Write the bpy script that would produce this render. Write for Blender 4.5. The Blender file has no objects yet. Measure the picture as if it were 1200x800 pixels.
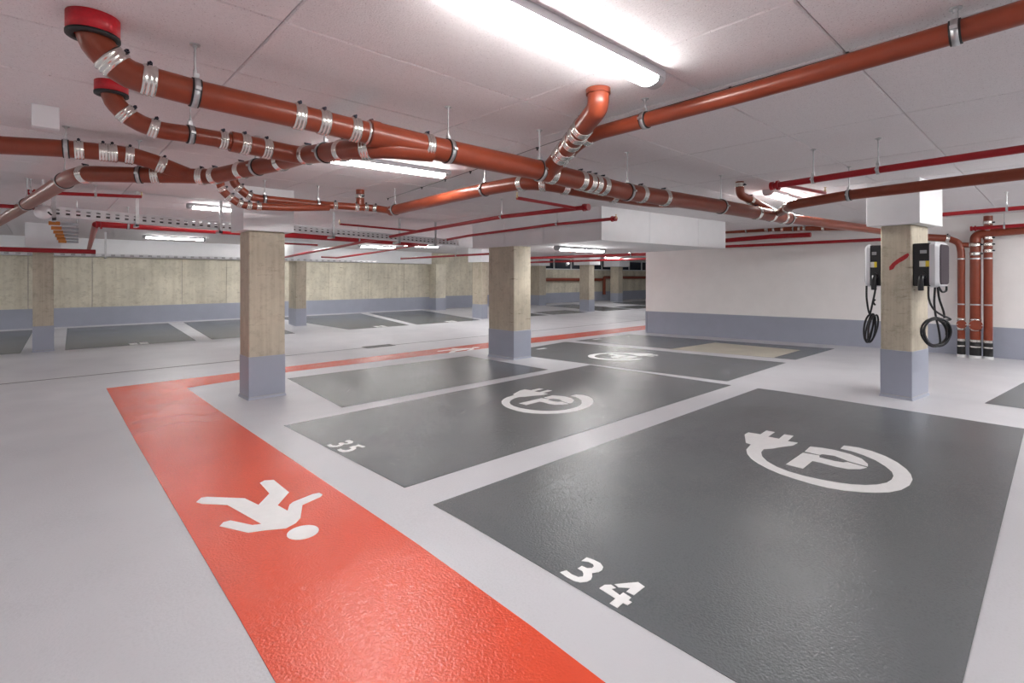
import bpy, bmesh, math, random
from mathutils import Vector, Matrix

random.seed(7)
SC = bpy.context.scene
COL = SC.collection

# ------------------------------------------------------------------ camera
cam_data = bpy.data.cameras.new('camera')
cam_data.sensor_width = 36.0
cam_data.lens = 596.0 / 1200.0 * 36.0
cam_data.shift_y = -(400.0 - 325.5) / 1200.0
cam_data.clip_start = 0.02
cam_data.clip_end = 200
cam = bpy.data.objects.new('camera', cam_data)
COL.objects.link(cam)
cam.location = (0, 0, 1.5)
cam.rotation_euler = (math.pi / 2, 0, -(math.pi / 2 - 0.826))
SC.camera = cam

# ------------------------------------------------------------------ world and exposure
world = bpy.data.worlds.new('world')
SC.world = world
world.use_nodes = True
wb = world.node_tree.nodes['Background']
wb.inputs[0].default_value = (0.95, 0.97, 1.0, 1)
wb.inputs[1].default_value = 0.25
SC.view_settings.view_transform = 'Standard'
SC.view_settings.look = 'None'
SC.view_settings.exposure = 0.82
SC.view_settings.gamma = 1.0
SC.view_settings.use_curve_mapping = False
LAMP_STRENGTH = 40.0

ZC = 2.70                      # ceiling height above the near floor

# outlines and pipe routes in metres
DATA = {
'pipes': {
  'p1a': {'n': [[0.17, 3.03, 2.7], [0.17, 3.03, 2.59], [0.28, 3.03, 2.47], [0.469, 3.03, 2.459], [0.576, 3.03, 2.451], [1.083, 2.99, 2.43], [1.527, 2.96, 2.408]], 'r': 0.0675, 'f': 0.07, 'b': [0.208, 0.36, 1.068, 1.208, 1.396, 1.5], 'h': [0.556]},
  'p1b': {'n': [[1.515, 2.96, 2.408], [2.047, 2.93, 2.388], [2.898, 2.89, 2.375], [4.066, 2.83, 2.32], [5.773, 2.72, 2.333], [7.73, 2.62, 2.336]], 'r': 0.08, 'f': 0.05, 'b': [0.404, 1.584, 1.936, 2.048, 2.128, 2.232, 2.804, 3.188, 5.212, 5.632, 6.004], 'h': [0.576, 1.452, 2.596, 4.324, 6.2]},
  'p1c': {'n': [[7.73, 2.62, 2.336], [10.5, 2.2, 2.328], [12.66, 1.88, 2.3], [12.8, 1.52, 2.26]], 'r': 0.0675, 'f': 0.2, 'b': [5.34], 'h': []},
  'p2a': {'n': [[0.31, 3.98, 2.7], [0.31, 3.98, 2.6], [0.4, 3.98, 2.501], [0.533, 3.98, 2.457], [0.727, 3.98, 2.464], [0.986, 4.0, 2.466]], 'r': 0.055, 'f': 0.07, 'b': [0.2, 0.356, 0.76], 'h': [0.56]},
  'p2b': {'n': [[0.986, 4.0, 2.466], [1.473, 4.03, 2.451], [1.5, 3.1, 2.335], [1.62, 2.97, 2.34], [1.95, 2.93, 2.36]], 'r': 0.0675, 'f': 0.12, 'b': [0.08, 0.232, 0.572, 1.168, 1.432], 'h': [0.888]},
  'p3': {'n': [[-0.274, 5.42, 2.494], [0.132, 5.36, 2.524], [0.584, 5.34, 2.541], [0.968, 5.33, 2.417]], 'r': 0.0675, 'f': 0.12, 'b': [0.492, 0.644, 0.704, 0.816, 1.044], 'h': [0.412]},
  'p4': {'n': [[-0.695, 12.903, 2.4], [-0.253, 9.366, 2.39], [0.173, 5.911, 2.38], [0.252, 5.62, 2.381], [0.599, 5.48, 2.397], [0.968, 5.33, 2.417], [1.115, 5.2, 2.41], [1.29, 4.75, 2.434], [1.439, 4.35, 2.449], [1.473, 4.03, 2.451]], 'r': 0.0675, 'f': 0.12, 'b': [7.324, 7.844, 8.208, 8.348, 8.7, 9.216], 'h': [6.812, 4.472, 7.724, 8.9]},
  'p5a': {'n': [[1.665, 6.68, 2.7], [1.665, 6.68, 2.63], [1.833, 6.68, 2.471], [2.643, 6.6, 2.459], [3.379, 6.45, 2.462], [3.475, 6.2, 2.411]], 'r': 0.048, 'f': 0.12, 'b': [0.144, 0.284, 1.316, 1.596, 1.724, 1.848], 'h': [0.46, 1.1]},
  'p5b': {'n': [[1.468, 6.45, 2.7], [1.468, 6.45, 2.496], [1.679, 6.45, 2.334], [2.234, 6.45, 2.361], [2.737, 6.5, 2.418]], 'r': 0.043, 'f': 0.12, 'b': [0.2, 0.316, 0.436, 0.536, 0.64], 'h': []},
  'p5c': {'n': [[3.177, 6.5, 2.494], [3.177, 6.5, 2.7]], 'r': 0.055, 'f': 0.1, 'b': [0.116], 'h': []},
  'p6': {'n': [[3.475, 6.2, 2.411], [3.5, 5.759, 2.426], [3.42, 4.092, 2.434], [3.42, 3.563, 2.424], [3.479, 3.3, 2.387], [4.022, 3.12, 2.334], [4.75, 2.9, 2.304], [5.107, 2.755, 2.326]], 'r': 0.0675, 'f': 0.25, 'b': [2.632, 2.876, 3.092, 3.66], 'h': [0.104, 2.064]},
  'p7': {'n': [[2.985, 0.074, 2.602], [2.985, 0.325, 2.591], [2.975, 1.119, 2.565], [2.965, 1.9, 2.555], [2.965, 2.379, 2.553], [3.0, 2.62, 2.47], [3.08, 2.86, 2.37]], 'r': 0.05, 'f': 0.15, 'b': [2.328, 2.548, 2.644], 'h': [0.252, 1.828]},
  'riser': {'n': [[2.6, 2.01, 2.7], [2.6, 2.01, 2.585], [2.93, 2.58, 2.47], [3.02, 2.8, 2.4], [3.04, 2.86, 2.37]], 'r': 0.068, 'f': 0.14, 'b': [0.384, 0.476, 0.6, 0.756, 0.832], 'h': []},
  'elb4': {'n': [[6.403, 2.744, 2.7], [6.395, 2.74, 2.539], [6.897, 2.7, 2.455], [7.411, 2.62, 2.345]], 'r': 0.05, 'f': 0.08, 'b': [0.044, 0.404], 'h': []},
  'p9': {'n': [[6.25, 0.156, 2.405], [6.4, 1.571, 2.394], [6.45, 2.158, 2.355], [7.32, 2.62, 2.373]], 'r': 0.055, 'f': 0.1, 'b': [2.276], 'h': [1.424]},
  'p8': {'n': [[5.3, 1.969, 2.407], [5.28, 1.082, 2.428], [5.24, 0.131, 2.439]], 'r': 0.03, 'f': 0.05, 'b': [], 'h': [0.384, 0.888]},
  'p8b': {'n': [[5.3, 1.835, 2.4], [6.527, 1.835, 2.464]], 'r': 0.016, 'f': 0.02, 'b': [], 'h': []},
  'w1': {'n': [[13.0, 6.286, 2.706], [12.95, 4.771, 2.675], [12.85, 2.545, 2.556]], 'r': 0.055, 'f': 0.05, 'b': [1.376, 1.556, 1.752, 2.128, 2.24, 2.628], 'h': [0.9, 1.416, 2.0]},
  'w2': {'n': [[13.0, 6.286, 2.458], [12.9, 4.753, 2.496], [12.9, 3.92, 2.485]], 'r': 0.055, 'f': 0.05, 'b': [], 'h': []},
  'w3': {'n': [[13.0, 6.286, 2.311], [12.85, 2.545, 2.299]], 'r': 0.035, 'f': 0.05, 'b': [], 'h': []},
  'rr1': {'n': [[9.9, 1.686, 2.44], [9.9, 0.247, 2.466]], 'r': 0.03, 'f': 0.05, 'b': [], 'h': [1.148]},
  'rr2': {'n': [[12.68, 1.178, 2.413], [12.68, 0.316, 2.426]], 'r': 0.035, 'f': 0.05, 'b': [], 'h': [0.456]},
  'ris1': {'n': [[12.8, 1.52, 2.26], [12.83, 1.35, 2.177], [12.84, 1.32, 2.007], [12.84, 1.32, 0.02]], 'r': 0.058, 'f': 0.1, 'b': [], 'h': []},
  'ris2': {'n': [[12.84, 0.32, 2.362], [12.84, 1.015, 2.332], [12.84, 1.121, 2.277], [12.84, 1.121, 2.057], [12.84, 1.121, 0.02]], 'r': 0.08, 'f': 0.1, 'b': [], 'h': []},
  'ris3': {'n': [[12.84, 0.946, 2.643], [12.84, 0.946, 0.02]], 'r': 0.065, 'f': 0.1, 'b': [], 'h': []},
  'ris12': {'n': [[12.84, 1.302, 2.124], [12.84, 1.121, 2.115]], 'r': 0.05, 'f': 0.1, 'b': [0.12], 'h': []},
  'R1': {'n': [[0.632, 10.75, 2.388], [3.673, 10.8, 2.379], [7.054, 10.8, 2.332]], 'r': 0.058, 'f': 0.1, 'b': [], 'h': [0.428, 4.604]},
  'R1b': {'n': [[0.632, 10.75, 2.374], [0.981, 19.705, 2.25]], 'r': 0.045, 'f': 0.05, 'b': [], 'h': []},
  'R3': {'n': [[3.376, 7.6, 2.333], [4.824, 7.6, 2.31]], 'r': 0.016, 'f': 0.02, 'b': [], 'h': []},
  'R4': {'n': [[5.15, 4.132, 2.409], [5.12, 5.783, 2.426], [5.1, 8.093, 2.36], [5.05, 15.268, 2.078]], 'r': 0.03, 'f': 0.05, 'b': [], 'h': [1.652]},
  'R4b': {'n': [[5.15, 4.33, 2.413], [4.073, 4.33, 2.433]], 'r': 0.02, 'f': 0.02, 'b': [], 'h': []},
  'R5': {'n': [[6.6, 4.753, 2.429], [6.6, 5.994, 2.439], [6.55, 8.42, 2.383], [6.5, 11.948, 2.197], [6.5, 14.813, 2.103], [6.5, 15.96, 2.163]], 'r': 0.026, 'f': 0.05, 'b': [], 'h': [1.24]},
  'S1': {'n': [[-0.148, 8.5, 2.537], [0.985, 8.5, 2.603]], 'r': 0.022, 'f': 0.02, 'b': [], 'h': [0.036, 0.648]},
  'S2': {'n': [[-0.47, 9.0, 2.398], [0.448, 9.0, 2.406]], 'r': 0.025, 'f': 0.02, 'b': [], 'h': [0.556]},
  'S3': {'n': [[-0.784, 15.0, 2.099], [0.882, 15.0, 2.095]], 'r': 0.05, 'f': 0.05, 'b': [], 'h': []},
  'S4': {'n': [[9.0, 15.359, 2.157], [9.0, 10.444, 2.159]], 'r': 0.03, 'f': 0.05, 'b': [], 'h': [3.172]},
  'S5': {'n': [[14.0, 15.186, 2.28], [14.0, 8.698, 2.246]], 'r': 0.05, 'f': 0.05, 'b': [], 'h': [5.704]},
  'S6': {'n': [[16.0, 17.355, 2.193], [16.0, 9.94, 2.185]], 'r': 0.04, 'f': 0.05, 'b': [], 'h': [2.676]},
  'S7': {'n': [[3.804, 11.5, 2.25], [4.586, 11.5, 2.247]], 'r': 0.02, 'f': 0.05, 'b': [], 'h': []},
  'fw1': {'n': [[21.164, 20.55, 1.401], [26.942, 20.55, 1.388]], 'r': 0.1, 'f': 0.05, 'b': [], 'h': []},
  'fw2': {'n': [[27.216, 20.55, 0.402], [27.216, 20.55, 1.528], [33.077, 20.55, 1.531]], 'r': 0.1, 'f': 0.1, 'b': [], 'h': []},
},
'ring': [[4.679, 1.906], [4.51, 1.876], [4.406, 1.826], [4.313, 1.757], [4.242, 1.674], [4.18, 1.572], [4.138, 1.469], [4.119, 1.366], [4.108, 1.248], [4.114, 1.14], [4.149, 1.044], [4.207, 0.956], [4.267, 0.889], [4.344, 0.826], [4.455, 0.778], [4.599, 0.754], [4.743, 0.76], [4.858, 0.788], [4.969, 0.835], [5.092, 0.912], [5.198, 1.012], [5.265, 1.122], [5.287, 1.227], [5.256, 1.33], [5.14, 1.326], [5.135, 1.241], [5.095, 1.146], [5.025, 1.047], [4.917, 0.957], [4.821, 0.9], [4.727, 0.872], [4.63, 0.865], [4.533, 0.877], [4.442, 0.915], [4.367, 0.971], [4.309, 1.042], [4.269, 1.128], [4.243, 1.221], [4.229, 1.331], [4.238, 1.442], [4.275, 1.543], [4.342, 1.639], [4.435, 1.715], [4.538, 1.762], [4.631, 1.777]],
'plug': [[4.679, 1.906], [4.631, 1.777], [4.7, 1.732], [4.808, 1.693], [4.92, 1.639], [5.036, 1.635], [5.019, 1.716], [5.229, 1.735], [5.214, 1.812], [5.035, 1.795], [5.023, 1.889], [5.222, 1.9], [5.213, 1.976], [5.046, 1.967], [5.022, 2.07], [4.93, 2.067], [4.693, 1.957]],
'P1': [[5.004, 1.525], [4.827, 1.513], [4.829, 1.402], [4.869, 1.388], [4.896, 1.307], [4.853, 1.221], [4.837, 1.193], [4.812, 1.053], [4.878, 1.068], [4.979, 1.131], [5.04, 1.231], [5.061, 1.351], [5.039, 1.45]],
'P2': [[4.783, 1.513], [4.385, 1.512], [4.386, 1.387], [4.626, 1.393], [4.634, 1.333], [4.618, 1.232], [4.635, 1.143], [4.703, 1.08], [4.781, 1.052], [4.805, 1.191], [4.771, 1.213], [4.755, 1.269], [4.757, 1.331], [4.76, 1.382], [4.808, 1.394]],
'evc': [4.687, 1.316],
'ped': [[0.771, 4.024], [0.812, 4.085], [0.845, 4.073], [1.029, 3.855], [1.064, 3.667], [1.181, 3.82], [1.194, 4.081], [1.235, 4.111], [1.289, 4.069], [1.288, 3.741], [1.155, 3.57], [1.173, 3.434], [1.215, 3.52], [1.249, 3.55], [1.398, 3.588], [1.439, 3.575], [1.443, 3.53], [1.419, 3.502], [1.277, 3.455], [1.194, 3.266], [1.148, 3.216], [1.079, 3.186], [0.977, 3.252], [0.898, 3.291], [0.875, 3.338], [0.796, 3.507], [0.826, 3.55], [0.865, 3.546], [0.945, 3.378], [0.991, 3.353], [0.913, 3.818], [0.793, 3.964]],
'ped2c': [7.094, 9.538],
'n3': [[1.931, 1.736], [1.969, 1.725], [1.962, 1.683], [1.968, 1.646], [1.989, 1.633], [2.009, 1.646], [2.023, 1.664], [2.023, 1.697], [2.058, 1.697], [2.062, 1.665], [2.082, 1.649], [2.101, 1.652], [2.113, 1.667], [2.113, 1.698], [2.092, 1.728], [2.14, 1.731], [2.149, 1.688], [2.15, 1.647], [2.132, 1.616], [2.105, 1.602], [2.076, 1.603], [2.046, 1.621], [2.023, 1.601], [1.997, 1.589], [1.968, 1.592], [1.941, 1.61], [1.927, 1.639], [1.925, 1.686]],
'n4a': [[2.052, 1.488], [2.046, 1.459], [2.084, 1.417], [2.045, 1.414], [2.049, 1.374], [2.144, 1.376], [2.152, 1.419]],
'n4b': [[1.971, 1.518], [2.013, 1.517], [2.037, 1.496], [2.033, 1.464], [2.01, 1.475], [2.0, 1.419], [2.029, 1.42], [2.024, 1.372], [1.998, 1.369], [1.998, 1.35], [1.964, 1.352], [1.962, 1.375], [1.915, 1.372], [1.915, 1.415], [1.964, 1.418]],
'n3b': [[1.935, 4.632], [1.971, 4.632], [1.968, 4.581], [1.991, 4.547], [2.03, 4.56], [2.027, 4.591], [2.05, 4.615], [2.07, 4.595], [2.075, 4.551], [2.093, 4.538], [2.112, 4.569], [2.102, 4.617], [2.133, 4.641], [2.153, 4.625], [2.159, 4.558], [2.133, 4.519], [2.091, 4.513], [2.06, 4.54], [2.024, 4.513], [1.984, 4.509], [1.948, 4.533], [1.929, 4.565]],
'n5': [[1.943, 4.426], [1.979, 4.435], [1.977, 4.388], [1.99, 4.355], [2.024, 4.349], [2.058, 4.375], [2.05, 4.414], [2.089, 4.426], [2.115, 4.42], [2.152, 4.435], [2.168, 4.328], [2.134, 4.318], [2.123, 4.386], [2.095, 4.378], [2.084, 4.339], [2.031, 4.302], [1.984, 4.302], [1.95, 4.327], [1.939, 4.376]],
}


# ------------------------------------------------------------------ floor profile: level near the camera, falling to the drain, rising again
def zf(y):
    ks = [(2.5, 0.0), (11.7, -0.23), (20.1, 0.0)]
    if y <= ks[0][0]: return 0.0
    for (a, za), (b, zb) in zip(ks, ks[1:]):
        if y <= b: return za + (zb - za) * (y - a) / (b - a)
    return 0.0

# ------------------------------------------------------------------ materials
MATS = {}
def new_mat(name):
    m = bpy.data.materials.new(name); m.use_nodes = True
    MATS[name] = m
    nt = m.node_tree
    return m, nt, nt.nodes['Principled BSDF']

def mat(name, col, rough=0.5, metal=0.0, var=0.0, vscale=6.0, bump=0.0, bscale=60.0, stretch=(1, 1, 1), spots=None, spec=0.5, rvar=0.0, coat=0.0, detail=6.0):
    """plain procedural surface: base colour with noise variation, optional dark spots and fine relief"""
    m, nt, b = new_mat(name)
    N, L = nt.nodes, nt.links
    b.inputs['Roughness'].default_value = rough
    b.inputs['Metallic'].default_value = metal
    b.inputs['Specular IOR Level'].default_value = spec
    b.inputs['Coat Weight'].default_value = coat
    b.inputs['Coat Roughness'].default_value = 0.08
    geo = N.new('ShaderNodeNewGeometry')
    mp = N.new('ShaderNodeMapping'); mp.inputs['Scale'].default_value = stretch
    L.new(geo.outputs['Position'], mp.inputs['Vector'])
    out = None
    if var > 0:
        nz = N.new('ShaderNodeTexNoise'); nz.inputs['Scale'].default_value = vscale; nz.inputs['Detail'].default_value = detail
        nz.inputs['Roughness'].default_value = 0.62
        L.new(mp.outputs[0], nz.inputs['Vector'])
        rp = N.new('ShaderNodeValToRGB')
        rp.color_ramp.elements[0].position = 0.3; rp.color_ramp.elements[1].position = 0.7
        lo = [max(0, c * (1 - var)) for c in col]; hi = [min(1, c * (1 + var)) for c in col]
        rp.color_ramp.elements[0].color = (*lo, 1); rp.color_ramp.elements[1].color = (*hi, 1)
        L.new(nz.outputs['Fac'], rp.inputs['Fac']); out = rp.outputs['Color']
        if rvar > 0:
            mr = N.new('ShaderNodeMapRange'); mr.inputs[3].default_value = rough - rvar; mr.inputs[4].default_value = rough + rvar
            L.new(nz.outputs['Fac'], mr.inputs[0]); L.new(mr.outputs[0], b.inputs['Roughness'])
    else:
        rgb = N.new('ShaderNodeRGB'); rgb.outputs[0].default_value = (*col, 1); out = rgb.outputs[0]
    if spots:
        sc_, thr, scol = spots
        n2 = N.new('ShaderNodeTexNoise'); n2.inputs['Scale'].default_value = sc_; n2.inputs['Detail'].default_value = 3
        L.new(geo.outputs['Position'], n2.inputs['Vector'])
        r2 = N.new('ShaderNodeValToRGB'); r2.color_ramp.elements[0].position = thr; r2.color_ramp.elements[1].position = min(1, thr + 0.06)
        L.new(n2.outputs['Fac'], r2.inputs['Fac'])
        mx = N.new('ShaderNodeMix'); mx.data_type = 'RGBA'
        L.new(r2.outputs['Color'], mx.inputs['Factor']); L.new(out, mx.inputs[6]); mx.inputs[7].default_value = (*scol, 1)
        out = mx.outputs[2]
    L.new(out, b.inputs['Base Color'])
    if bump > 0:
        n3 = N.new('ShaderNodeTexNoise'); n3.inputs['Scale'].default_value = bscale; n3.inputs['Detail'].default_value = 2
        L.new(mp.outputs[0], n3.inputs['Vector'])
        bp = N.new('ShaderNodeBump'); bp.inputs['Strength'].default_value = bump; bp.inputs['Distance'].default_value = 0.01
        L.new(n3.outputs['Fac'], bp.inputs['Height']); L.new(bp.outputs[0], b.inputs['Normal'])
    return m

def emit(name, col, strength):
    m, nt, b = new_mat(name)
    b.inputs['Base Color'].default_value = (*col, 1)
    b.inputs['Emission Color'].default_value = (*col, 1)
    b.inputs['Emission Strength'].default_value = strength
    return m

def concrete(name, col, board):
    """fair-faced concrete: cloudy tone, vertical board marks, pin holes and darker streaks"""
    m, nt, b = new_mat(name)
    N, L = nt.nodes, nt.links
    geo = N.new('ShaderNodeNewGeometry')
    def noise(scale, stretch, detail=6, rough=0.6):
        mp = N.new('ShaderNodeMapping'); mp.inputs['Scale'].default_value = stretch
        L.new(geo.outputs['Position'], mp.inputs['Vector'])
        n = N.new('ShaderNodeTexNoise'); n.inputs['Scale'].default_value = scale; n.inputs['Detail'].default_value = detail; n.inputs['Roughness'].default_value = rough
        L.new(mp.outputs[0], n.inputs['Vector']); return n.outputs['Fac']
    def ramp(fac, p0, c0, p1, c1):
        r = N.new('ShaderNodeValToRGB'); r.color_ramp.elements[0].position = p0; r.color_ramp.elements[1].position = p1
        r.color_ramp.elements[0].color = (*c0, 1); r.color_ramp.elements[1].color = (*c1, 1)
        L.new(fac, r.inputs['Fac']); return r.outputs['Color']
    def mul(a, c, f=1.0):
        x = N.new('ShaderNodeMix'); x.data_type = 'RGBA'; x.blend_type = 'MULTIPLY'; x.inputs['Factor'].default_value = f
        L.new(a, x.inputs[6]); L.new(c, x.inputs[7]); return x.outputs[2]
    base = ramp(noise(1.3, (1, 1, 0.8)), 0.3, [c * 0.78 for c in col], 0.72, [min(1, c * 1.14) for c in col])
    marks = noise(board, (1, 1, 0.03), 3)
    c2 = mul(base, ramp(marks, 0.33, (0.72, 0.69, 0.64), 0.6, (1, 1, 1)), 0.42)
    c3 = mul(c2, ramp(noise(9, (1, 1, 1), 8, 0.7), 0.34, (0.55, 0.52, 0.47), 0.5, (1, 1, 1)), 0.38)
    c4 = mul(c3, ramp(noise(70, (1, 1, 1), 2), 0.25, (0.25, 0.23, 0.2), 0.31, (1, 1, 1)), 0.7)
    c5 = mul(c4, ramp(noise(4.5, (0.55, 0.55, 3.5), 5, 0.7), 0.29, (0.34, 0.30, 0.25), 0.38, (1, 1, 1)), 0.75)
    L.new(c5, b.inputs['Base Color'])
    b.inputs['Roughness'].default_value = 0.72
    bp = N.new('ShaderNodeBump'); bp.inputs['Strength'].default_value = 0.22; bp.inputs['Distance'].default_value = 0.005
    L.new(marks, bp.inputs['Height']); L.new(bp.outputs[0], b.inputs['Normal'])
    return m

def coating(name, col, rough, spec, bump, bscale, var):
    """textured floor resin: fine aggregate relief, soft cloudy wear in gloss"""
    m, nt, b = new_mat(name)
    N, L = nt.nodes, nt.links
    geo = N.new('ShaderNodeNewGeometry')
    n1 = N.new('ShaderNodeTexNoise'); n1.inputs['Scale'].default_value = 1.3; n1.inputs['Detail'].default_value = 2.5; n1.inputs['Roughness'].default_value = 0.5
    L.new(geo.outputs['Position'], n1.inputs['Vector'])
    n2 = N.new('ShaderNodeTexNoise'); n2.inputs['Scale'].default_value = bscale; n2.inputs['Detail'].default_value = 2
    L.new(geo.outputs['Position'], n2.inputs['Vector'])
    ad = N.new('ShaderNodeMath'); ad.operation = 'MULTIPLY_ADD'; ad.inputs[1].default_value = 1.0
    L.new(n2.outputs['Fac'], ad.inputs[0]); L.new(n1.outputs['Fac'], ad.inputs[2])
    rp = N.new('ShaderNodeValToRGB'); rp.color_ramp.elements[0].position = 0.55; rp.color_ramp.elements[1].position = 1.45
    rp.color_ramp.elements[0].color = (*[c * (1 - var) for c in col], 1); rp.color_ramp.elements[1].color = (*[min(1, c * (1 + var)) for c in col], 1)
    L.new(ad.outputs[0], rp.inputs['Fac']); L.new(rp.outputs['Color'], b.inputs['Base Color'])
    mr = N.new('ShaderNodeMapRange'); mr.inputs[1].default_value = 0.3; mr.inputs[2].default_value = 0.7
    mr.inputs[3].default_value = rough * 1.25; mr.inputs[4].default_value = rough * 0.8
    L.new(n1.outputs['Fac'], mr.inputs[0]); L.new(mr.outputs[0], b.inputs['Roughness'])
    b.inputs['Specular IOR Level'].default_value = spec
    bp = N.new('ShaderNodeBump'); bp.inputs['Strength'].default_value = bump; bp.inputs['Distance'].default_value = 0.01
    L.new(n2.outputs['Fac'], bp.inputs['Height']); L.new(bp.outputs[0], b.inputs['Normal'])
    return m

M_floor = coating('grey_floor_resin', (0.545, 0.545, 0.575), 0.38, 0.5, 0.14, 75, 0.05)
M_bay = coating('dark_bay_resin', (0.112, 0.123, 0.130), 0.19, 0.75, 0.33, 82, 0.12)
M_red = coating('red_walkway_resin', (0.66, 0.075, 0.033), 0.20, 0.6, 0.33, 82, 0.12)
M_mark = mat('white_line_paint', (0.86, 0.86, 0.86), 0.5, var=0.03, vscale=20, bump=0.08, bscale=150)
M_patch = mat('bare_screed', (0.52, 0.49, 0.41), 0.6, var=0.12, vscale=1.6, stretch=(1, 1, 1))
M_panel = mat('ceiling_board', (0.80, 0.762, 0.772), 0.85, var=0.035, vscale=45, bump=0.25, bscale=110, spots=(120, 0.62, (0.52, 0.45, 0.47)))
M_joint = mat('ceiling_joint', (0.62, 0.56, 0.57), 0.9, var=0.03)
M_wall = mat('white_wall_paint', (0.91, 0.885, 0.875), 0.6, var=0.025, vscale=2.5, bump=0.05, bscale=60)
M_white = mat('white_insulation_board', (0.82, 0.82, 0.84), 0.6, var=0.02, vscale=5, bump=0.04, bscale=40)
M_base = mat('blue_grey_base_paint', (0.365, 0.388, 0.468), 0.38, var=0.04, vscale=3.0, bump=0.05, bscale=30)
M_conc = concrete('board_marked_concrete', (0.57, 0.51, 0.405), 26)
M_concw = concrete('wall_concrete', (0.71, 0.665, 0.545), 7)
M_pipe = mat('rust_red_pipe', (0.235, 0.043, 0.018), 0.32, var=0.10, vscale=9, spec=0.5, bump=0.015, bscale=30)
M_red_pipe = mat('signal_red_pipe', (0.33, 0.005, 0.011), 0.33, var=0.06, vscale=8)
M_red_collar = mat('red_fire_collar', (0.50, 0.012, 0.022), 0.45, var=0.2, vscale=22, bump=0.15, bscale=60)
M_steel = mat('stainless_band', (0.74, 0.72, 0.68), 0.24, metal=1.0, var=0.12, vscale=40, rvar=0.06)
M_galv = mat('galvanised_steel', (0.55, 0.56, 0.57), 0.42, metal=1.0, var=0.12, vscale=30)
M_rubber = mat('black_rubber', (0.012, 0.012, 0.013), 0.6)
M_bolt = mat('blackened_bolt', (0.015, 0.018, 0.035), 0.35, metal=0.6)
M_black = mat('black_plastic', (0.012, 0.012, 0.015), 0.35, var=0.1, vscale=20)
M_cable = mat('black_cable', (0.010, 0.011, 0.014), 0.38)
M_silver = mat('silver_cover', (0.62, 0.62, 0.65), 0.32, metal=0.25)
M_glass = mat('smoked_glass_panel', (0.040, 0.030, 0.038), 0.35, spec=0.02)
M_screen = mat('grey_display', (0.33, 0.34, 0.36), 0.3)
M_sticker = mat('white_sticker', (0.72, 0.70, 0.66), 0.5)
M_yellow = mat('yellow_sticker', (0.72, 0.53, 0.03), 0.5)
M_housing = mat('grey_lamp_housing', (0.45, 0.45, 0.47), 0.45, var=0.03)
M_lamp = emit('lamp_diffuser', (1.0, 0.985, 0.965), LAMP_STRENGTH)
M_sleeve = mat('black_pipe_sleeve', (0.015, 0.015, 0.016), 0.7, var=0.3, vscale=60, bump=0.3, bscale=90)
M_grey_conduit = mat('grey_conduit', (0.42, 0.44, 0.47), 0.4, metal=0.4)
M_orange = mat('orange_conduit_end', (0.62, 0.22, 0.04), 0.5)
M_tray = mat('pale_zinc_tray', (0.72, 0.73, 0.75), 0.45, metal=0.25, var=0.05, vscale=20)
M_iron = mat('cast_iron_grate', (0.11, 0.105, 0.10), 0.5, metal=0.6)
M_slot = mat('drain_slot', (0.10, 0.10, 0.105), 0.6)
M_brass = mat('brass_sprinkler', (0.55, 0.42, 0.25), 0.35, metal=1.0)
M_pane = mat('dark_window_glass', (0.03, 0.035, 0.05), 0.08, spec=0.8)
M_frame = mat('pale_window_frame', (0.72, 0.73, 0.74), 0.5)
M_spray = mat('red_spray_paint', (0.36, 0.012, 0.016), 0.6, var=0.25, vscale=40)

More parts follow.
